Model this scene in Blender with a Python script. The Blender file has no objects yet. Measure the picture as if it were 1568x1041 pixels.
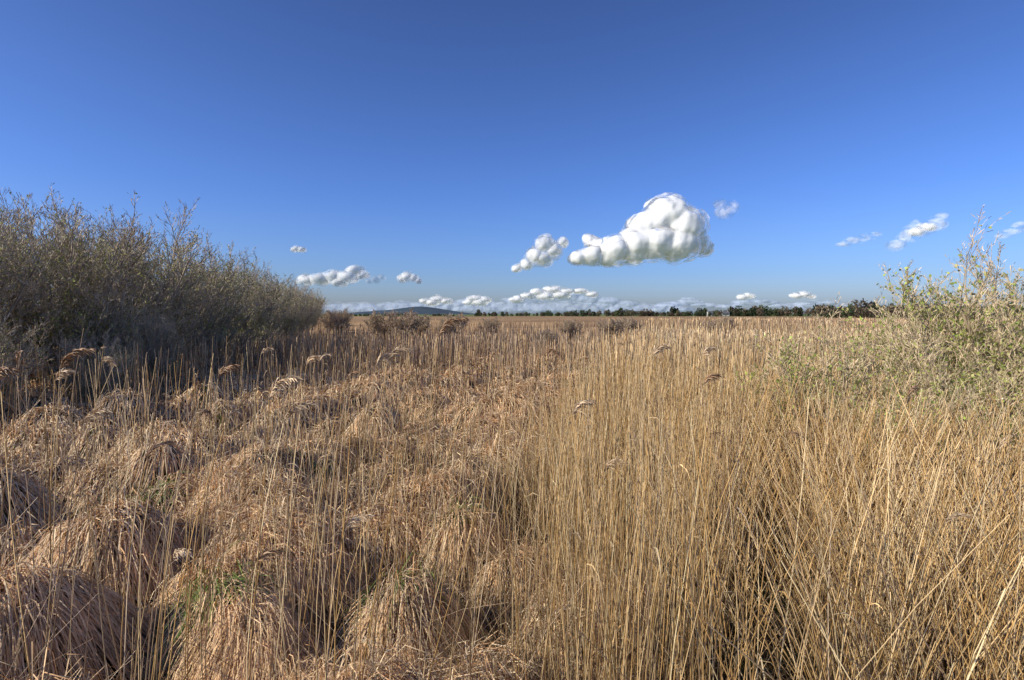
import bpy, math, random, time
import numpy as np
from mathutils import Vector
rng=np.random.default_rng(7); random.seed(7)
S=bpy.context.scene
S.view_settings.view_transform='Standard'; S.view_settings.look='None'; S.view_settings.exposure=0
CH=3.2
# ---------- camera
cd=bpy.data.cameras.new('camera'); cam=bpy.data.objects.new('camera',cd); S.collection.objects.link(cam)
cam.location=(0,0,CH); cam.rotation_euler=(math.radians(90-2.6),0,0)
cd.lens=20; cd.sensor_width=36; cd.clip_start=.05; cd.clip_end=40000
S.camera=cam
# ---------- sun + sky
SE,SA=math.radians(30),math.radians(-110)   # elevation, azimuth from +Y toward +X
sd=Vector((math.sin(SA)*math.cos(SE),math.cos(SA)*math.cos(SE),math.sin(SE)))
ld=bpy.data.lights.new('sun','SUN'); ld.energy=5; ld.angle=math.radians(.5); ld.color=(1,.92,.76)
lo=bpy.data.objects.new('sun',ld); S.collection.objects.link(lo)
lo.rotation_euler=(-sd).to_track_quat('-Z','Y').to_euler(); lo.location=sd*100
W=bpy.data.worlds.new('World'); S.world=W; W.use_nodes=True
nt=W.node_tree; bg=nt.nodes['Background']
sky=nt.nodes.new('ShaderNodeTexSky'); sky.sky_type='NISHITA'; sky.sun_disc=False
sky.sun_elevation=SE; sky.sun_rotation=SA; sky.air_density=1.0; sky.dust_density=1.2; sky.ozone_density=3
tc=nt.nodes.new('ShaderNodeTexCoord'); sx=nt.nodes.new('ShaderNodeSeparateXYZ'); nt.links.new(tc.outputs['Generated'],sx.inputs[0])
rp=nt.nodes.new('ShaderNodeValToRGB'); nt.links.new(sx.outputs['Z'],rp.inputs[0])
e=rp.color_ramp.elements; e[0].position=0; e[0].color=(.94,1.06,1.5,1); e[1].position=.55; e[1].color=(.45,.57,.95,1)
q=e.new(.07); q.color=(.68,.90,1.46,1); q=e.new(.2); q.color=(.55,.79,1.42,1); q=e.new(.35); q.color=(.51,.70,1.2,1)
mu=nt.nodes.new('ShaderNodeVectorMath'); mu.operation='MULTIPLY'
nt.links.new(sky.outputs[0],mu.inputs[0]); nt.links.new(rp.outputs[0],mu.inputs[1]); nt.links.new(mu.outputs[0],bg.inputs['Color'])
bg.inputs['Strength'].default_value=.115

# ---------- helpers
def make_mesh(name,verts,faces,cols=None,smooth=True,mat=None,link=True):
    me=bpy.data.meshes.new(name); n=len(verts); m,k=faces.shape
    me.vertices.add(n); me.vertices.foreach_set('co',verts.astype(np.float32).ravel())
    me.loops.add(m*k); me.loops.foreach_set('vertex_index',faces.astype(np.int32).ravel())
    me.polygons.add(m); me.polygons.foreach_set('loop_start',np.arange(0,m*k,k,dtype=np.int32))
    me.polygons.foreach_set('loop_total',np.full(m,k,dtype=np.int32))
    me.polygons.foreach_set('use_smooth',np.full(m,smooth,dtype=bool))
    if cols is not None:
        a=me.attributes.new('Col','FLOAT_COLOR','POINT')
        c=np.ones((n,4),np.float32); c[:,:3]=cols; a.data.foreach_set('color',c.ravel())
    me.update(calc_edges=True)
    if mat: me.materials.append(mat)
    if not link: return me
    ob=bpy.data.objects.new(name,me); S.collection.objects.link(ob); return ob
class Acc:
    def __init__(s): s.v=[];s.f=[];s.c=[];s.n=0
    def add(s,v,f,c): s.v.append(v);s.f.append(f+s.n);s.c.append(c);s.n+=len(v)
    def out(s,name,mat,smooth=True,link=True):
        return make_mesh(name,np.concatenate(s.v),np.concatenate(s.f),np.concatenate(s.c),smooth,mat,link)
def nrm(a): return a/np.maximum(np.linalg.norm(a,axis=-1,keepdims=True),1e-9)
def tubes(acc,P,R,C,ns=3):
    N,K,_=P.shape
    T=nrm(P[:,-1]-P[:,0]); ref=nrm(rng.normal(size=(N,3)))
    u=nrm(np.cross(T,ref)); v=np.cross(T,u)
    a=np.arange(ns)*2*np.pi/ns
    off=np.cos(a)[None,:,None]*u[:,None,:]+np.sin(a)[None,:,None]*v[:,None,:]
    V=P[:,:,None,:]+R[:,:,None,None]*off[:,None,:,:]
    idx=np.arange(N*K*ns).reshape(N,K,ns)
    q=np.stack([idx[:,:-1],np.roll(idx,-1,2)[:,:-1],np.roll(idx,-1,2)[:,1:],idx[:,1:]],-1).reshape(-1,4)
    if C.ndim==2: C=np.repeat(C[:,None],K,1)
    acc.add(V.reshape(-1,3),q,np.repeat(C[:,:,None],ns,2).reshape(-1,3))
def ribbons(acc,P,Wd,side,C):
    N,K,_=P.shape
    V=np.stack([P-side[:,None]*Wd[:,:,None],P+side[:,None]*Wd[:,:,None]],2)
    idx=np.arange(N*K*2).reshape(N,K,2)
    q=np.stack([idx[:,:-1,0],idx[:,:-1,1],idx[:,1:,1],idx[:,1:,0]],-1).reshape(-1,4)
    if C.ndim==2: C=np.repeat(C[:,None],K,1)
    acc.add(V.reshape(-1,3),q,np.repeat(C[:,:,None],2,2).reshape(-1,3))
def leafmat(name,rough=.6,trans=.0,spec=.3,nscale=6,amp=.35):
    m=bpy.data.materials.new(name); m.use_nodes=True; t=m.node_tree; b=t.nodes['Principled BSDF']
    at=t.nodes.new('ShaderNodeAttribute'); at.attribute_name='Col'
    tc=t.nodes.new('ShaderNodeTexCoord'); nz=t.nodes.new('ShaderNodeTexNoise'); nz.inputs['Scale'].default_value=nscale
    t.links.new(tc.outputs['Object'],nz.inputs['Vector'])
    mr=t.nodes.new('ShaderNodeMapRange'); mr.inputs[1].default_value=.3; mr.inputs[2].default_value=.7
    mr.inputs[3].default_value=1-amp; mr.inputs[4].default_value=1+amp
    t.links.new(nz.outputs[0],mr.inputs[0])
    mx=t.nodes.new('ShaderNodeVectorMath'); mx.operation='SCALE'
    t.links.new(at.outputs['Color'],mx.inputs[0]); t.links.new(mr.outputs[0],mx.inputs['Scale'])
    t.links.new(mx.outputs[0],b.inputs['Base Color']); b.inputs['Roughness'].default_value=rough
    b.inputs['Specular IOR Level'].default_value=spec
    if trans:
        tr=t.nodes.new('ShaderNodeBsdfTranslucent'); t.links.new(mx.outputs[0],tr.inputs[0])
        ms=t.nodes.new('ShaderNodeMixShader'); ms.inputs[0].default_value=trans
        t.links.new(b.outputs[0],ms.inputs[1]); t.links.new(tr.outputs[0],ms.inputs[2])
        t.links.new(ms.outputs[0],t.nodes['Material Output'].inputs[0])
    return m
M_reed=leafmat('reed_straw',.5,0,.25,5,.22)
M_grass=leafmat('dead_grass',.6,.0,.2,2.5,.25)
M_wood=leafmat('willow_bark',.8,0,.2,2,.3)
M_leaf=leafmat('willow_leaf',.55,.35,.3,1.5,.4)

def fld(x,y,s,o=0.):
    return (np.sin(x*s+1.3+o)+np.sin(y*s*1.1+.7+2*o)+np.sin((x+y)*s*.63+o*3)+np.sin((x-1.4*y)*s*1.7+2.1+o)+np.sin((1.6*x+y)*s*2.3+o))/5

# ---------- tussock height field
GX0,GX1,GY0,GY1,GS=-26.,14.,1.,38.,.1
gx=np.arange(GX0,GX1,GS); gy=np.arange(GY0,GY1,GS)
HF=np.zeros((len(gy),len(gx)))
cent=[]
def bnd(y): return .05*y-.12+.28*np.sin(y*1.3)+.2*np.sin(y*.47+1)+.19*np.maximum(y-9,0)
wet=[(-1.0,5.7,.5),(-2.8,5.2,.45),(.0,8.7,.45),(-.6,7.4,.4),(-5.5,8.2,.5),(-3.4,9.6,.4)]
Y=1.5
while Y<36:
    sp=.88+.022*Y
    X=-24+random.random()
    while X<bnd(Y)+1.0:
        cx=X+random.uniform(-.5,.5); cy=Y+random.uniform(-.5,.5)
        ok=all((cx-a)**2+(cy-b)**2>r*r for a,b,r in wet)
        if ok and random.random()<.8:
            big=random.random()<.3
            cent.append((cx,cy,random.uniform(.27,.55)*(1.35 if big else 1)*(1+.015*Y),random.uniform(.36,.78)*(1.4 if big else 1),random.uniform(-1.0,1.2),random.uniform(1,2.5)))
        X+=sp*random.uniform(.6,1.5)
    Y+=sp*.88
for cx,cy,r,h,an,el in cent:
    R=r*el
    i0=max(0,int((cx-R-GX0)/GS)); i1=min(len(gx),int((cx+R-GX0)/GS)+2)
    j0=max(0,int((cy-R-GY0)/GS)); j1=min(len(gy),int((cy+R-GY0)/GS)+2)
    if i1<=i0 or j1<=j0: continue
    xx,yy=np.meshgrid(gx[i0:i1]-cx,gy[j0:j1]-cy)
    a=(xx*math.cos(an)+yy*math.sin(an))/(r*el); b=(-xx*math.sin(an)+yy*math.cos(an))/r
    d2=np.clip(1-(a*a+b*b),0,1)
    HF[j0:j1,i0:i1]=np.maximum(HF[j0:j1,i0:i1],h*d2**.5)
xx,yy=np.meshgrid(gx,gy)
HF+=(.08*fld(xx,yy,4.3)+.06*fld(xx,yy,9,1))*np.clip(HF*4,0.1,1)+.06*fld(xx,yy,.9,2)
edge=np.clip((xx-GX0)/2,0,1)*np.clip((GX1-xx)/2,0,1)*np.clip((GY1-yy)/3,0,1)
HF*=edge
def surf(x,y):
    fx=np.clip((x-GX0)/GS,0,len(gx)-1.001); fy=np.clip((y-GY0)/GS,0,len(gy)-1.001)
    i=fx.astype(int); j=fy.astype(int); a=fx-i; b=fy-j
    h=(HF[j,i]*(1-a)+HF[j,i+1]*a)*(1-b)+(HF[j+1,i]*(1-a)+HF[j+1,i+1]*a)*b
    ins=(x>GX0)&(x<GX1)&(y>GY0)&(y<GY1)
    return np.where(ins,h,0)
def farz(x,y):
    r=np.sqrt(x*x+y*y); t=np.clip((r-90)/80,0,1)
    return t*t*(3-2*t)*(1.5+.15*fld(x,y,.05))
# ---------- ground: one sheet
def axis(lo,hi,st,ext):
    a=list(np.arange(lo,hi,st)); s=st; p=a[-1]
    while p<ext: s*=1.16; p+=s; a.append(p)
    s=st; p=a[0]; b=[]
    while p>-ext: s*=1.16; p-=s; b.append(p)
    return np.array(b[::-1]+a)
ax=axis(-22,12,.13,14000); ay=axis(1,34,.13,14000)
X,Yg=np.meshgrid(ax,ay); Z=surf(X,Yg)+farz(X,Yg)
V=np.stack([X,Yg,Z],-1).reshape(-1,3); id=np.arange(len(V)).reshape(X.shape)
F=np.stack([id[:-1,:-1],id[:-1,1:],id[1:,1:],id[1:,:-1]],-1).reshape(-1,4)
mg=bpy.data.materials.new('marsh_ground'); mg.use_nodes=True; t=mg.node_tree; b=t.nodes['Principled BSDF']; b.inputs['Roughness'].default_value=.95
b.inputs['Specular IOR Level'].default_value=.1
geo=t.nodes.new('ShaderNodeNewGeometry')
def N(ty,**k):
    n=t.nodes.new(ty)
    for a,v in k.items(): setattr(n,a,v)
    return n
def ramp(src,stops):
    r=N('ShaderNodeValToRGB'); e=r.color_ramp.elements
    while len(e)<len(stops): e.new(.5)
    for el,(p,c) in zip(e,stops): el.position=p; el.color=(*c,1)
    t.links.new(src,r.inputs[0]); return r
n1=N('ShaderNodeTexNoise'); n1.inputs['Scale'].default_value=1.2; n1.inputs['Detail'].default_value=8; t.links.new(geo.outputs['Position'],n1.inputs['Vector'])
near=ramp(n1.outputs[0],[(.3,(.015,.011,.007)),(.5,(.04,.028,.015)),(.6,(.05,.065,.016)),(.75,(.07,.05,.026))])
mp=N('ShaderNodeMapping'); mp.inputs['Scale'].default_value=(.006,.02,.02); t.links.new(geo.outputs['Position'],mp.inputs[0])
n2=N('ShaderNodeTexNoise'); n2.inputs['Scale'].default_value=1; n2.inputs['Detail'].default_value=6; t.links.new(mp.outputs[0],n2.inputs['Vector'])
far=ramp(n2.outputs[0],[(.3,(.2,.12,.07)),(.48,(.46,.29,.14)),(.54,(.24,.15,.08)),(.7,(.54,.36,.19))])
n3=N('ShaderNodeTexNoise'); n3.inputs['Scale'].default_value=.35; n3.inputs['Detail'].default_value=5; t.links.new(mp.outputs[0],n3.inputs['Vector'])
fields=ramp(n3.outputs[0],[(.4,(.09,.14,.035)),(.5,(.13,.2,.05)),(.6,(.3,.25,.1))])
ln=N('ShaderNodeVectorMath',operation='LENGTH'); t.links.new(geo.outputs['Position'],ln.inputs[0])
def mr(a,b_):
    m=N('ShaderNodeMapRange'); m.inputs[1].default_value=a; m.inputs[2].default_value=b_; t.links.new(ln.outputs['Value'],m.inputs[0]); return m
m1=N('ShaderNodeMix',data_type='RGBA'); t.links.new(mr(45,90).outputs[0],m1.inputs[0]); t.links.new(near.outputs[0],m1.inputs[6]); t.links.new(far.outputs[0],m1.inputs[7])
m2=N('ShaderNodeMix',data_type='RGBA'); t.links.new(mr(420,500).outputs[0],m2.inputs[0]); t.links.new(m1.outputs[2],m2.inputs[6]); t.links.new(fields.outputs[0],m2.inputs[7])
t.links.new(m2.outputs[2],b.inputs['Base Color'])
make_mesh('ground',V,F,None,True,mg)

# ---------- tussock grass
def polar(n,r0,r1,p,a0,a1):
    u=rng.random(n); e=2-p
    r=(r0**e+u*(r1**e-r0**e))**(1/e); th=np.radians(a0+(a1-a0)*rng.random(n))
    return r*np.sin(th),r*np.cos(th),r
acc=Acc()
x,y,r=polar(360000,2.2,36,1.4,-56,28)
h0=surf(x,y)
keep=(x<bnd(y)+1.0)&(x>-23)&(rng.random(len(x))<np.clip(.04+h0*2.6,0,1))
x,y,r=x[keep],y[keep],r[keep]; n=len(x); h0=h0[keep]
e=.12
dx=(surf(x+e,y)-surf(x-e,y)); dy=(surf(x,y+e)-surf(x,y-e))
g=np.stack([-dx,-dy],-1)*2.8; g+=rng.normal(size=(n,2))*.35
g+=np.stack([.5*fld(x,y,.8,1)+.35,.5*fld(x,y,.8,3)-.3],-1)
g=nrm(g)
L=rng.uniform(.2,.5,n)*np.clip(.6+h0,.5,1.2); lift=rng.uniform(.02,.13,n)*(1+(rng.random(n)<.16)*1.7)
K=4; P=np.zeros((n,K,3))
for k in range(K):
    tt=k/(K-1); px=x+g[:,0]*L*tt; py=y+g[:,1]*L*tt
    P[:,k,0]=px; P[:,k,1]=py; P[:,k,2]=np.maximum(surf(px,py),h0-L*tt*1.1)+lift*np.sin(math.pi*min(tt*.8+.05,1))+.008
w=(.0034*(np.maximum(r,4)/5)**.85)[:,None]*np.array([1,1,.8,.25])[None]
side=nrm(np.stack([-g[:,1],g[:,0],rng.normal(size=n)*.5],-1))
wet_m=np.zeros(n)
for a,b_,rr in wet: wet_m=np.maximum(wet_m,np.clip(1.4-np.hypot(x-a,y-b_)/rr,0,1))
low=np.clip(1-h0/.2,0,1)
gm=(rng.random(n)<(.65*wet_m+.6*low*(fld(x,y,.55,5)>-.05)))
pal=np.array([[.86,.59,.33],[.72,.43,.21],[.96,.75,.47],[.48,.27,.13],[.80,.60,.37]])
tone=np.clip(fld(x,y,.45,4)*1.3+rng.normal(size=n)*.5+.5,0,.999)
C=pal[(tone*5).astype(int)]*rng.uniform(.58,1.1,(n,1))*np.clip(.22+h0*2.0,.22,1.05)[:,None]  # last factor paints shade into low blades in the gaps between mounds
gp=np.array([[.17,.24,.05],[.25,.31,.08],[.12,.17,.04]])
C=np.where(gm[:,None],gp[rng.integers(0,3,n)],C)
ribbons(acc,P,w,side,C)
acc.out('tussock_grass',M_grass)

# ---------- reeds
reed=Acc()
def stems(x,y,r,H,lean,ang,bend,wd,C,K,flat=False,acc_=None):
    A=acc_ or reed
    n=len(x); z0=surf(x,y)*.6; P=np.zeros((n,K,3)); k=np.linspace(0,1,K)
    off=lean[:,None]*H[:,None]*k+bend[:,None]*H[:,None]*k**3
    wob=.012*H[:,None]*np.sin(k*5+rng.random((n,1))*6)*(K>3)
    P[:,:,0]=x[:,None]+np.cos(ang)[:,None]*off+wob; P[:,:,1]=y[:,None]+np.sin(ang)[:,None]*off
    P[:,:,2]=z0[:,None]+H[:,None]*k*np.sqrt(np.maximum(1-lean**2*.8,.08))[:,None]
    R=wd[:,None]*(1-.6*k)[None]
    dark=(.48+.62*k)[None,:,None]  # darker towards the base: wet weathering plus shade painted into the stem colour
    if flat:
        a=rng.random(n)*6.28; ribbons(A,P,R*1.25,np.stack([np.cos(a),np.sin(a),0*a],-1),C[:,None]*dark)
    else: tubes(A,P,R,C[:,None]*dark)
    return P
P_straw=np.array([[.90,.62,.30],[.74,.47,.19],[.99,.76,.43],[.58,.35,.13],[.86,.62,.33]])
P_grey=np.array([[.58,.42,.27],[.42,.28,.17],[.72,.54,.35],[.30,.185,.10],[.56,.36,.19]])
gaps=[(2.02,4.4,.46,2.1),(3.05,6.6,.34,1.3),(3.7,5.1,.3,.6),(.95,5.0,.16,.9),(1.5,8,.22,1.3)]
def gapmask(x,y):
    m=np.ones_like(x)
    for a,b_,sx,sy in gaps:
        d=np.hypot(((x-a)*.91-(y-b_)*.41)/sx,((x-a)*.41+(y-b_)*.91)/sy); m=np.minimum(m,np.clip((d-.75)*3,0.02,1))
    return m
def zone(x,y,r):
    d=np.clip((x-bnd(y))/.7,0,1)
    far=np.clip((r-17)/16,0,1)
    left=np.clip(.034+.055*fld(x,y,1.2,3)+.03*fld(x,y,.4,1),.006,1)*np.clip(.5+r/14,.6,1.5)
    left=left*(1-far)+far*(.5+.4*fld(x,y,.25,2))
    return d*gapmask(x,y)*np.clip(.62+1.0*fld(x,y,1.7,7),.08,1)+(1-d)*left
def batch(n,r0,r1,p,K,a0=-54,a1=54,flat=False):
    x,y,r=polar(n,r0,r1,p,a0,a1)
    keep=rng.random(n)<zone(x,y,r); x,y,r=x[keep],y[keep],r[keep]; n=len(x)
    right=x>bnd(y); messy=np.clip((x/y-.36)*5,0,1)*(r<14)
    mid=np.clip((r-12)/20,0,1)
    H=1.75+.37*np.clip((x-bnd(y))/.9,0,1)+.18*rng.normal(size=n)+.2*fld(x,y,.5)+.12*fld(x,y,1.7,7)
    H=np.where(right,H,H+.3*(rng.random(n)<.25))
    H=H-(.35*mid*(~right))-.15*mid+mid*.4*fld(x,y,.12,2)
    short=rng.random(n)<.18; H=np.where(short,H*rng.uniform(.35,.9,n),H)
    lean=np.abs(rng.normal(size=n))*.055+.03+messy*np.abs(rng.normal(size=n))*.26
    lean+=(rng.random(n)<.08)*rng.random(n)*.5
    lean=np.clip(lean,0,.85)
    ang=rng.normal(size=n)*(1.1)+.5*fld(x,y,.6,2)+np.where(rng.random(n)<.35,math.pi,0)
    bend=rng.random(n)*.05+messy*rng.random(n)*.12
    wd=(.0038+.0015*messy)*(np.maximum(r,5)/5)**.8*rng.uniform(.6,1.25,n)
    g=np.where(right,np.clip(.1+mid*.15,0,1),np.clip(.45+.4*fld(x,y,.3,1)+mid*.25,0,1))
    isg=rng.random(n)<g
    C=np.where(isg[:,None],P_grey[rng.integers(0,5,n)],P_straw[rng.integers(0,5,n)])*rng.uniform(.45,1.08,(n,1))
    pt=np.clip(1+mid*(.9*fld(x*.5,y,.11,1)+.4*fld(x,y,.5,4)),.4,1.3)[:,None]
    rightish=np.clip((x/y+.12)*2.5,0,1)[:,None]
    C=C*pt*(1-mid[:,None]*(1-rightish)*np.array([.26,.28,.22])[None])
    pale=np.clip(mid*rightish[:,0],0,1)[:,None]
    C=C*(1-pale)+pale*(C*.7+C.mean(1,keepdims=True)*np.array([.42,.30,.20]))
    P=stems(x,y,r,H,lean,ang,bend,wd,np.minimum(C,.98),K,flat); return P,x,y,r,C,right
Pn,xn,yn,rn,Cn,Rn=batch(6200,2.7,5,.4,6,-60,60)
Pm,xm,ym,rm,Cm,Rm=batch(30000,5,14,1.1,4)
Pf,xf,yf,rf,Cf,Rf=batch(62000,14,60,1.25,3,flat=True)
Pg,xg,yg,rg,Cg,Rg=batch(30000,60,220,1.5,2,-48,48,True)
def leaves(P,r,C,frac,lenr):
    n0=len(P); idx=np.nonzero(rng.random(n0)<frac)[0]; n=len(idx)
    t=rng.uniform(.35,.95,n); K=P.shape[1]; f=t*(K-1); i=np.minimum(f.astype(int),K-2); a=(f-i)[:,None]
    p=P[idx,i]*(1-a)+P[idx,i+1]*a
    an=rng.normal(size=n)*1.2; L=rng.uniform(*lenr,n); d=np.stack([np.cos(an),np.sin(an)],-1)
    Q=np.zeros((n,4,3))
    up=rng.uniform(.2,.9,n)
    for k in range(4):
        tt=k/3; Q[:,k,:2]=p[:,:2]+d*(L*tt*.7)[:,None]; Q[:,k,2]=p[:,2]+L*(up*tt-1.1*tt*tt)
    w=(.004*(np.maximum(r[idx],5)/5)**.8)[:,None]*np.array([.6,1,.7,.1])[None]
    ribbons(reed,Q,w,nrm(np.stack([-d[:,1],d[:,0],rng.normal(size=n)*.4],-1)),C[idx])
leaves(Pn,rn,Cn,.35,(.12,.3)); leaves(Pm,rm,Cm,.3,(.12,.3)); leaves(Pf,rf,Cf,.2,(.2,.45))
x,y,r=polar(12000,2.8,16,1.2,-5,56); k_=(x>bnd(y)-.2)&(rng.random(len(x))<.08+.92*gapmask(x,y)); x,y,r=x[k_],y[k_],r[k_]; n=len(x)
C=np.where(rng.random((n,1))<.5,P_grey[rng.integers(0,5,n)],P_straw[rng.integers(0,5,n)])*rng.uniform(.2,.5,(n,1))
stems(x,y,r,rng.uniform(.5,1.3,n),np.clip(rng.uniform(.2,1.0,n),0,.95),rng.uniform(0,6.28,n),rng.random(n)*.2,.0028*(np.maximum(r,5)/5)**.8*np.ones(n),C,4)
# broken stems lying through the tussocks
x,y,r=polar(1600,3.5,18,1.2,-52,10); n=len(x)
C=P_grey[rng.integers(0,5,n)]*rng.uniform(.7,1.3,(n,1))
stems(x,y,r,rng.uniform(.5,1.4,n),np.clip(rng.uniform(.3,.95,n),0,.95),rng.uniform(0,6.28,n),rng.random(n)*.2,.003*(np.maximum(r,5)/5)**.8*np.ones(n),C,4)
# tall near stems standing in the tussock side
x,y,r=polar(190,3.0,6.5,.6,-58,3); kk=fld(x,y,1.6,2)>-.2; x,y,r=x[kk],y[kk],r[kk]; n=len(x)
C=np.where(rng.random((n,1))<.3,P_grey[rng.integers(0,5,n)],P_straw[rng.integers(0,5,n)])*rng.uniform(.75,1.0,(n,1))
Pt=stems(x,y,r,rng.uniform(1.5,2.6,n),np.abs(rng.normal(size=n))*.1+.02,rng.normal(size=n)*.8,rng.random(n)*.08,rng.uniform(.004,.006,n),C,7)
# long leaning bright stems around hollow
n=1150; x=rng.uniform(1.3,6,n); y=rng.uniform(3.0,7.5,n); r=np.hypot(x,y); keep=(x/y>.3)&(rng.random(n)<.14+.86*gapmask(x,y)); x,y,r=x[keep],y[keep],r[keep]; n=len(x)
C=P_straw[rng.integers(0,5,n)]*rng.uniform(.9,1.0,(n,1))
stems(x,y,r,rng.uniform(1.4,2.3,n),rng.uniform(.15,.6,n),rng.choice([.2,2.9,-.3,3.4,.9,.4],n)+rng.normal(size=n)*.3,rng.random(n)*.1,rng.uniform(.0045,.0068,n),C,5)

# seed heads
def plume(p,ang,L,nf,w,col,fl=.11):
    ts=np.linspace(0,1,6); axp=np.zeros((6,3))
    d=np.array([math.cos(ang),math.sin(ang),0])
    for i,tt in enumerate(ts): axp[i]=p+d*L*(.15*tt+.45*tt*tt)+np.array([0,0,L*(.95*tt-.5*tt*tt)])
    tubes(reed,axp[None],np.full((1,6),w*.7),np.array([col])*.8)
    t=rng.random(nf)**.8; f=t*5; i=np.minimum(f.astype(int),4); a=(f-i)[:,None]; b0=axp[i]*(1-a)+axp[i+1]*a
    ta=nrm(axp[i+1]-axp[i]); dr=nrm(ta*.9+d*.35+rng.normal(size=(nf,3))*.3)
    l=fl*rng.uniform(.5,1.2,nf)*(1.15-.6*t)
    Q=np.zeros((nf,3,3)); Q[:,0]=b0; Q[:,1]=b0+dr*(l*.55)[:,None]; Q[:,2]=b0+dr*l[:,None]; Q[:,2,2]-=l*.35; Q[:,1,2]-=l*.06
    ww=np.array([.5,1,.25])[None]*w*rng.uniform(.6,1.2,(nf,1))
    ribbons(reed,Q,ww,nrm(rng.normal(size=(nf,3))),np.array(col)*rng.uniform(.5,1.5,(nf,1)))
PB,PL=(.40,.25,.14),(.62,.46,.29)
for P,rr,fr,nf,R_ in ((Pn,rn,.01,60,Rn),(Pm,rm,.006,36,Rm),(Pf,rf,.003,12,Rf)):
    for i in np.nonzero(rng.random(len(P))<fr*np.where(R_,.4,4))[0]:
        s=max(1,rr[i]/9)**.75
        plume(P[i,-1],rng.normal()*.5+(0 if rng.random()<.7 else 3),rng.uniform(.12,.22),nf,.003*s,PB if rng.random()<.65 else PL,.075)
for i in range(0,len(Pt),8): plume(Pt[i,-1],rng.normal()*.6,rng.uniform(.14,.24),100,.0036,PB if rng.random()<.5 else PL,.085)
for bx,by,H,an,L in ((-.98,5.6,2.9,.1,.40),(-1.5,5.7,2.7,.3,.32),(-3.5,4.1,2.8,.2,.3),(-2.85,3.3,2.5,2.9,.24),(.35,5.0,2.2,0.1,.28),(1.35,6.3,2.75,.2,.24),(.75,6.6,2.7,2.8,.22),(1.7,5.6,2.5,.1,.22),(-3.0,5.4,2.4,.2,.28),(-2.5,6.3,2.4,.2,.22),(-3.9,5.8,2.4,2.9,.22),(.6,4.6,1.7,0,.24),(2.2,7.2,2.7,.2,.22),(-5.2,6.2,2.4,.3,.24),(-3.8,3.9,2.5,.1,.26)):
    C=P_straw[rng.integers(0,5,1)]*.9
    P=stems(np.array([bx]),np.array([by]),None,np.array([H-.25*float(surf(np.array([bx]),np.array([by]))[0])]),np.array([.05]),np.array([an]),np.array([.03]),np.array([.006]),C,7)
    plume(P[0,-1],an,L,280,.0048,PB if rng.random()<.5 else PL,.11)
reed.out('reed_bed',M_reed)

# ---------- willow generator
def willow(name,H,nst,spread,tw,leafn,leafs,leafc,barkc,seed,maxl=3,upb=.35):
    rd=random.Random(seed); segs=[]; lp=[]
    def grow(p,d,L,r,lv):
        ns=(8,6,4,2)[lv]; st=L/ns
        for i in range(ns):
            d=(d+Vector((rd.gauss(0,.13),rd.gauss(0,.13),rd.gauss(0,.1)+upb*.22))).normalized()
            q=p+d*st; r2=max(r*(1-.75/ns),tw)
            segs.append((p[:],q[:],r,r2,lv))
            if lv>=2 or (lv==1 and i>3): lp.append((p[:],q[:]))
            if lv<maxl:
                nb=(2,1.6,1.5)[lv]
                if lv==0 and i<1: nb=1
                k=int(nb)+(rd.random()<nb-int(nb))
                for _ in range(k):
                    sd_=Vector((rd.gauss(0,1),rd.gauss(0,1),rd.gauss(0.25,.6))).normalized()
                    nd=(d*.85+sd_*.7).normalized(); f=rd.random()
                    Ln=L*(.46,.5,.45)[lv]*rd.uniform(.6,1.15)*(1-.45*i/ns)
                    grow(p.lerp(q,f),nd,Ln,r2*(.55 if lv<2 else .7),lv+1)
            p=q; r=r2
    for s in range(nst):
        a=rd.uniform(0,6.283); tl=rd.uniform(.05,1)*spread
        d=Vector((math.cos(a)*tl,math.sin(a)*tl,1)).normalized()
        grow(Vector((math.cos(a)*rd.random()*.35*spread,math.sin(a)*rd.random()*.35*spread,-.1)),d,H*rd.uniform(.78,.90)*(1-.1*tl),H*.0085*rd.uniform(.7,1.3),0)
    acc=Acc(); A=np.array([s[0] for s in segs]); B=np.array([s[1] for s in segs]); r0=np.array([s[2] for s in segs]); r1=np.array([s[3] for s in segs]); lv=np.array([s[4] for s in segs])
    C=np.array(barkc)*rng.uniform(.7,1.3,(len(A),1))*np.where(lv[:,None]>=2,1.15,.85)
    m_=lv<2
    tubes(acc,np.stack([A,B],1)[m_],np.stack([r0,r1],1)[m_],C[m_])
    m_=~m_; nn=m_.sum()
    ribbons(acc,np.stack([A,B],1)[m_],np.stack([r0,r1],1)[m_]*1.2,nrm(rng.normal(size=(nn,3))),C[m_])
    lpA=np.array([l[0] for l in lp]); lpB=np.array([l[1] for l in lp])
    i=rng.integers(0,len(lpA),leafn); f=rng.random((leafn,1)); c=lpA[i]*(1-f)+lpB[i]*f+rng.normal(size=(leafn,3))*tw*1.5
    cl=np.sin(c[:,0]*2.3+seed)+np.sin(c[:,1]*2.1)+np.sin(c[:,2]*2.7+1)
    kp=rng.random(leafn)<np.clip(.6+.35*cl,.12,1)*np.clip(1.4-c[:,2]/H*1.3,.08,1); c=c[kp]; n=len(c)
    d=nrm(rng.normal(size=(n,3))+np.array([0,0,.8])); s=nrm(np.cross(d,rng.normal(size=(n,3)))); l=leafs*rng.uniform(.6,1.4,(n,1))
    Q=np.stack([c,c+d*l*.5,c+d*l],1); ww=np.array([.12,.36,.04])[None]*l
    LC=np.array(leafc)[rng.integers(0,len(leafc),n)]*rng.uniform(.7,1.25,(n,1))
    a2=Acc(); ribbons(a2,Q,ww,s,LC)
    nb=sum(len(q) for q in acc.f)
    acc.add(a2.v[0],a2.f[0],a2.c[0])
    me=acc.out(name,M_wood,True,False); me.materials.append(M_leaf)
    mi=np.zeros(len(me.polygons),np.int32); mi[nb:]=1; me.polygons.foreach_set('material_index',mi)
    return me
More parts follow.
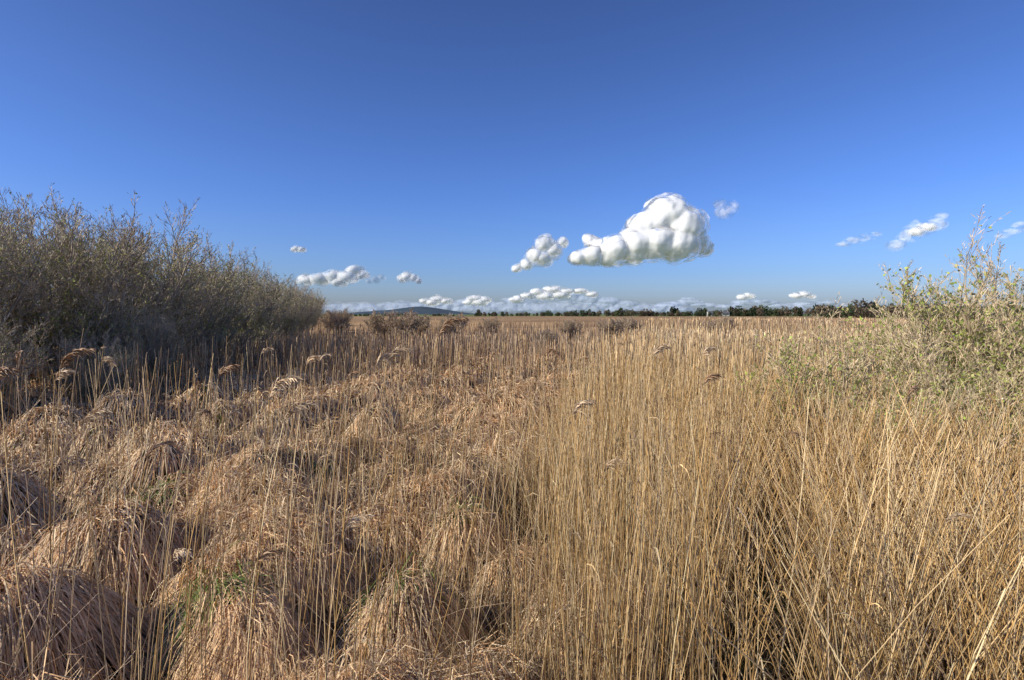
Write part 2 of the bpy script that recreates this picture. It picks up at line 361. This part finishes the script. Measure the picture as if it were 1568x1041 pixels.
LG=[(.37,.41,.11),(.47,.49,.16),(.28,.32,.09),(.48,.43,.2)]
wl=[willow('willow_a',7,17,.64,.0072,22000,.068,LG,(.42,.35,.26),s) for s in (1,2,3)]
def put(name,me,x,y,s,rz,sz=1.):
    o=bpy.data.objects.new(name,me); S.collection.objects.link(o); o.location=(x,y,float(farz(np.array(x),np.array(y)))-.05); o.scale=(s,s,s*sz); o.rotation_euler=(0,0,rz); return o
T=[(-16.5,16,.94),(-19,19,1.06),(-15.5,20.5,1.08),(-22,24,1.16),(-16.6,24.5,1.14),(-17.0,29,1.08),(-22,31,1.09),(-17.8,34,1.04),(-19,39,1.0),(-20,44.5,.98),(-21.2,51,.98),(-23,58,.95),(-25,66,.95),(-28.5,76,.95),(-32,88,.95),(-36,102,.98),(-42,120,1.0),(-12.9,17.5,.4),(-13.3,21,.5),(-13.9,14.5,.5)]
for i,(x_,y_,s_) in enumerate(T):
    put('willow_tree',wl[i%3],x_,y_,s_*random.uniform(.97,1.03),random.uniform(0,6.28))
LG2=[(.38,.47,.09),(.48,.56,.14),(.28,.36,.08),(.54,.5,.2)]
sh=[willow('shrub_a',4,11,.75,.0036,15000,.048,LG2,(.52,.41,.26),s,3,.3) for s in (11,12)]
for i,(x_,y_,s_) in enumerate([(8.4,9.6,1.2),(7.0,9.3,.95),(5.5,9.2,.85),(5.6,7.6,.66),(7.2,7.4,.75),(9.8,10.2,1.15),(6.4,8.2,.68)]):
    put('willow_shrub',sh[i%2],x_,y_,s_,random.uniform(0,6.28))
sm=willow('bare_shrub',3.2,14,.9,.013,3500,.07,[(.34,.34,.12),(.4,.38,.16)],(.42,.32,.23),21,3,.3)
for x_,y_,s_ in [(-28,92,1.4),(-12.5,64,1.3),(-14.8,66,1.25),(-11.2,70,1.15),(-7.2,66,.95),(10.5,64,.95),(13,66,1.0),(7.5,72,.9),(-30,96,1.3),(-9,90,1.2),(15.5,80,.95),(-3,82,.95),(24,70,.85),(-8.5,34,.62),(3,46,.7),(33,88,1.0)]:
    put('bare_shrub',sm,x_,y_,s_,random.uniform(0,6.28))

# ---------- distant tree line, one mass
tl=Acc()
def crowns(xs,ys,hs,col):
    for x_,y_,h_ in zip(xs,ys,hs):
        n=150; wdt=h_*random.uniform(.6,1.2)
        u=nrm(rng.normal(size=(n,3)))*rng.random((n,1))**.4
        c=u*np.array([wdt*.5,wdt*.5,h_*.5])+np.array([x_,y_,1.3+h_*.5])
        c+=np.array([.12*wdt,0,.12*h_])*np.sin(c[:,[2,0,1]]*1.3+x_)
        d=nrm(rng.normal(size=(n,3))); s=nrm(np.cross(d,rng.normal(size=(n,3)))); l=h_*.13*rng.uniform(.4,1.3,(n,1))
        ribbons(tl,np.stack([c-d*l,c,c+d*l],1),np.array([.3,.9,.2])[None]*l*.6,s,np.array(col)*rng.uniform(.6,1.4,(n,1))*random.uniform(.7,1.3))
cols_=[(.06,.08,.035),(.12,.11,.06),(.17,.13,.085),(.08,.10,.04)]
for k in range(480):
    d=random.uniform(430,520); a=random.uniform(-.06,1.15)
    h=random.uniform(2.5,5)*(1+1.0*max(0,min(1,(a-.32)/.25)))*(1.4 if random.random()<.1 else 1)
    if a<.12: h*=.8
    crowns([a*d],[d],[h],random.choice(cols_))
for k in range(70):
    d=random.uniform(430,520); crowns([random.uniform(-.4,-.04)*d],[d],[random.uniform(1.6,3)],random.choice(cols_))
for k in range(160):
    d=random.uniform(250,300); a=random.uniform(.55,1.15); crowns([a*d],[d],[random.uniform(2,4.2)],random.choice(cols_))
crowns([.283*450,.29*450],[450,452],[7.5,6],(.03,.045,.02))
tl.out('distant_tree_line',M_leaf,False)

# ---------- hill
hx=np.linspace(-1150,-100,110); hy=np.linspace(2600,3400,30); A_,B_=np.meshgrid(hx,hy)
prof=42*np.exp(-((A_+480)/150)**2)+18*np.exp(-((A_+720)/150)**2)+10*np.exp(-((A_+300)/110)**2)
Zh=prof*np.exp(-((B_-3000)/260)**2)*1.0+1.2*fld(A_,B_,.03)-.5
Vh=np.stack([A_,B_,Zh],-1).reshape(-1,3); ih=np.arange(len(Vh)).reshape(A_.shape)
Fh=np.stack([ih[:-1,:-1],ih[:-1,1:],ih[1:,1:],ih[1:,:-1]],-1).reshape(-1,4)
mh=bpy.data.materials.new('hill_forest'); mh.use_nodes=True; t=mh.node_tree; b=t.nodes['Principled BSDF']; b.inputs['Roughness'].default_value=1
geo=t.nodes.new('ShaderNodeNewGeometry'); n1=t.nodes.new('ShaderNodeTexNoise'); n1.inputs['Scale'].default_value=.012; n1.inputs['Detail'].default_value=6; t.links.new(geo.outputs['Position'],n1.inputs['Vector'])
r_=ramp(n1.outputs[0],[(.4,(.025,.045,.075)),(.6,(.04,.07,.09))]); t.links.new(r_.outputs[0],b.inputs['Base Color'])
make_mesh('hill',Vh,Fh,None,True,mh)

# ---------- farm houses (small, on the horizon)
def simple(name,c,rough=.8,sc=3.):
    m=bpy.data.materials.new(name); m.use_nodes=True; t=m.node_tree; b=t.nodes['Principled BSDF']; n=t.nodes.new('ShaderNodeTexNoise'); n.inputs['Scale'].default_value=sc
    r=t.nodes.new('ShaderNodeValToRGB'); r.color_ramp.elements[0].color=(*[q*.85 for q in c],1); r.color_ramp.elements[1].color=(*[min(1,q*1.1) for q in c],1)
    t.links.new(n.outputs[0],r.inputs[0]); t.links.new(r.outputs[0],b.inputs['Base Color']); b.inputs['Roughness'].default_value=rough; return m
mw,mrf,mgl=simple('white_render',(.5,.48,.43)),simple('slate',(.12,.12,.13)),simple('window_glass',(.05,.06,.07),.2)
def box(name,par,c,s,m):
    v=np.array([[i,j,k] for i in(-.5,.5) for j in(-.5,.5) for k in(-.5,.5)])*np.array(s)+np.array(c)
    f=np.array([[0,1,3,2],[4,6,7,5],[0,4,5,1],[2,3,7,6],[0,2,6,4],[1,5,7,3]])
    o=make_mesh(name,v,f,None,False,m); o.parent=par
def house(x_,y_,rz,w=12,d=7,h=4.2,sc=1.):
    e=bpy.data.objects.new('white_farmhouse',None); S.collection.objects.link(e)
    box('walls',e,(0,0,h/2),(w,d,h),mw)
    v=np.array([[-w/2-.3,-d/2-.3,h],[w/2+.3,-d/2-.3,h],[w/2+.3,d/2+.3,h],[-w/2-.3,d/2+.3,h],[-w/2-.3,0,h+1.9],[w/2+.3,0,h+1.9]])
    f=np.array([[0,1,5,4],[2,3,4,5]]); o=make_mesh('roof',v,f,None,False,mrf); o.parent=e
    g=np.array([[-w/2,-d/2,h],[-w/2,d/2,h],[-w/2,0,h+1.7],[w/2,-d/2,h],[w/2,d/2,h],[w/2,0,h+1.7]])
    o=make_mesh('gables',g,np.array([[0,1,2],[3,5,4]]),None,False,mw); o.parent=e
    for k in (-w/3,-w/6,w/6,w/3): box('window',e,(k,-d/2-.03,1.6),(.8,.1,.9),mgl)
    box('door',e,(0,-d/2-.03,1.0),(.9,.1,2.0),mrf)
    for k in (-w/2+.8,w/2-.8): box('chimney',e,(k,0,h+1.9),(.7,.7,1.0),mw)
    e.location=(x_,y_,1.5); e.rotation_euler=(0,0,rz)
house(.350*480,480,.1,7,5,2.4); house(.374*482,482,-.1,6,5,2.3)

# ---------- clouds
def cloudmat(name,c,e0,e1,dens,ns,sss=25.,nw=1.6):
    m=bpy.data.materials.new(name); m.use_nodes=True; t=m.node_tree; o=t.nodes['Material Output']
    m0=t.nodes['Principled BSDF']; m0.inputs['Base Color'].default_value=(*c,1); m0.inputs['Roughness'].default_value=1; m0.inputs['Specular IOR Level'].default_value=0
    if sss:
        m0.inputs['Subsurface Weight'].default_value=1; m0.inputs['Subsurface Radius'].default_value=(1,1,1); m0.inputs['Subsurface Scale'].default_value=sss
    tr=t.nodes.new('ShaderNodeBsdfTransparent'); ms=t.nodes.new('ShaderNodeMixShader')
    lw=t.nodes.new('ShaderNodeLayerWeight'); lw.inputs[0].default_value=.5
    inv=t.nodes.new('ShaderNodeMath'); inv.operation='SUBTRACT'; inv.inputs[0].default_value=1; t.links.new(lw.outputs['Facing'],inv.inputs[1])
    ge=t.nodes.new('ShaderNodeNewGeometry'); nz=t.nodes.new('ShaderNodeTexNoise'); nz.inputs['Scale'].default_value=ns; nz.inputs['Detail'].default_value=8; nz.inputs['Roughness'].default_value=.65
    t.links.new(ge.outputs['Position'],nz.inputs['Vector'])
    ad=t.nodes.new('ShaderNodeMath'); ad.operation='MULTIPLY_ADD'; t.links.new(nz.outputs[0],ad.inputs[0]); ad.inputs[1].default_value=nw; ad.inputs[2].default_value=-nw/2
    sm_=t.nodes.new('ShaderNodeMath'); sm_.operation='ADD'; t.links.new(inv.outputs[0],sm_.inputs[0]); t.links.new(ad.outputs[0],sm_.inputs[1])
    mp_=t.nodes.new('ShaderNodeMapRange'); mp_.interpolation_type='SMOOTHSTEP'; mp_.inputs[1].default_value=e0; mp_.inputs[2].default_value=e1; mp_.inputs[4].default_value=dens
    t.links.new(sm_.outputs[0],mp_.inputs[0]); t.links.new(mp_.outputs[0],ms.inputs[0]); t.links.new(tr.outputs[0],ms.inputs[1]); t.links.new(m0.outputs[0],ms.inputs[2]); t.links.new(ms.outputs[0],o.inputs[0]); return m
MC=cloudmat('cloud_white',(.955,.94,.935),.12,.95,1.,.018,40,.8)
MCs=cloudmat('cloud_small',(.96,.95,.945),.2,1.1,.95,.02,22,1.3)
MCw=cloudmat('cloud_wisp',(.8,.82,.87),.25,1.4,.40,.012,0,2.0)
MCb=cloudmat('cloud_bank',(.66,.76,.93),.0,1.15,.5,.005,0)  # bluish tint is horizon haze painted into the cloud colour
def tex(nm,sc,dep):
    t=bpy.data.textures.new(nm,'CLOUDS'); t.noise_scale=sc; t.noise_depth=dep; t.noise_basis='ORIGINAL_PERLIN'; return t
TX1,TX2,TX3=tex('ct1',100,1),tex('ct2',50,1),tex('ct3',20,2)
import bmesh
bm=bmesh.new(); bmesh.ops.create_icosphere(bm,subdivisions=3,radius=1); bv=np.array([v.co[:] for v in bm.verts]); bf=np.array([[v.index for v in f.verts] for f in bm.faces]); bm.free()
U=3.444
def cloud(name,puffs,mat,D=3000,flat=None,vox=5,sub=6,amp=1.,fl=.8,sm=6,ex=1.,grow=0):
    vs=[];fs=[];n=0; sc=D/3000*U
    for e_,u_,r_ in puffs:
        L=[(e_,0,u_,r_)]
        for _ in range(sub):
            a=rng.normal(size=3); a/=np.linalg.norm(a); a[2]=abs(a[2])*.9-.15
            L.append((e_+a[0]*r_*.6,a[1]*r_*.6,u_+a[2]*r_*.6,r_*rng.uniform(.4,.6)))
        for (a,b_,c,r) in L:
            v=bv*r*sc*np.array([ex,1.2,fl])+np.array([a*sc,D+b_*sc,c*sc+3]); vs.append(v); fs.append(bf+n); n+=len(v)
    V=np.concatenate(vs)
    if flat is not None:
        z=flat*sc+3; V[:,2]=np.where(V[:,2]<z,z+(V[:,2]-z)*.25,V[:,2])
    Fc=np.concatenate(fs)
    o=make_mesh(name,V,Fc,None,True,mat)
    m=o.modifiers.new('r','REMESH'); m.mode='VOXEL'; m.voxel_size=vox*D/3000; m.use_smooth_shade=True
    m=o.modifiers.new('s','SMOOTH'); m.factor=.7; m.iterations=sm
    if grow:
        m=o.modifiers.new('g','DISPLACE'); m.strength=grow; m.mid_level=0
    for tx,s in ((TX1,24*amp),(TX2,12*amp),(TX3,5*amp)):
        m=o.modifiers.new('d','DISPLACE'); m.texture=tx; m.strength=s; m.mid_level=.5; m.texture_coords='GLOBAL'
    return o
cloud('cumulus_cloud',[(236,150,34),(258,132,36),(215,136,28),(200,130,26),(220,108,34),(190,108,30),(248,106,34),(158,97,25),(122,90,17),(102,85,13),(148,84,15),(185,92,21),(275,108,22),(290,100,12),(118,112,9),(128,104,12)],MC,flat=78,vox=4,sm=60,sub=3,amp=1.1,grow=18)
cloud('cumulus_cloud',[(50,105,17),(62,96,15),(35,88,15),(22,76,10),(48,84,15),(8,70,7),(76,108,9)],MCs,vox=3,amp=.8,sm=22,grow=11)
cloud('cumulus_cloud',[(-312,52,13),(-292,54,14),(-272,58,13),(-240,66,12),(-250,57,14),(-228,60,9),(-262,50,11)],MCs,vox=2.5,amp=.6,fl=.7,sm=18,ex=1.3,grow=8)
cloud('cumulus_cloud',[(-327,99,8),(-320,98,7),(-332,98,6)],MCs,vox=2,amp=.3,fl=.7,grow=3)
cloud('cumulus_cloud',[(-160,57,10),(-168,54,8),(-150,55,8),(-143,51,6)],MCs,vox=2,amp=.35,fl=.8,grow=5)
cloud('wispy_cloud',[(-208,53,9),(-198,56,8),(-218,50,7)],MCw,vox=2,amp=.5)
cloud('wispy_cloud',[(322,155,17),(332,160,15),(316,166,12)],MCw,vox=2.5,amp=.9)
cloud('wispy_cloud',[(625,128,19),(640,136,17),(652,148,11),(605,118,16),(585,104,14),(612,132,14)],MCw,vox=3,amp=1.0,fl=.7,sm=12)
cloud('wispy_cloud',[(628,132,12),(614,124,11)],MCs,vox=3,amp=.9,fl=.6,sm=12,grow=3)
cloud('wispy_cloud',[(535,116,12),(522,112,12),(550,122,10),(505,106,8)],MCw,vox=2.5,amp=.9,ex=1.4,fl=.6)
cloud('wispy_cloud',[(775,135,12),(760,125,11),(745,118,10),(790,132,14)],MCw,vox=2.5,amp=.9,ex=1.4,fl=.6)
pb=[]
for e_,top in [(-285,12),(-262,15),(-240,20),(-215,18),(-185,17),(-160,15),(-135,22),(-112,25),(-85,22),(-60,27),(-42,24),(-15,22),(10,30),(35,36),(60,40),(85,36),(115,32),(145,28),(175,24),(205,18),(240,13)]:
    pb.append((e_,top-9,13)); pb.append((e_+10,6,14)); pb.append((e_-6,12,12))
cloud('cloud_bank',pb,MCb,D=4400,flat=3,vox=3,sub=2,amp=.7,fl=.6,sm=25,ex=2.2)
for grp in ([(-132,20,7),(-114,23,8),(-122,18,8),(-100,20,7)],[(-56,24,9),(-42,22,8),(-50,18,9),(-66,18,7)],[(6,22,8),(24,28,8),(40,33,9),(62,38,10),(84,35,9),(104,35,8),(75,29,10),(50,27,10),(122,30,7)],[(445,30,8),(434,28,7),(455,27,6)],[(362,28,7),(352,26,6)]):
    cloud('cumulus_cloud',grp,MCs,D=4000,vox=2.2,sub=4,amp=.6,fl=.6,sm=14,ex=1.5,grow=7)
pb=[(240+k*15,14+4*math.sin(k*.9)+random.uniform(-2,2),random.uniform(9,12)) for k in range(18)]
cloud('cloud_bank',pb,MCb,D=4400,vox=2.6,sub=3,amp=.5,fl=.45,sm=20,ex=2.2)
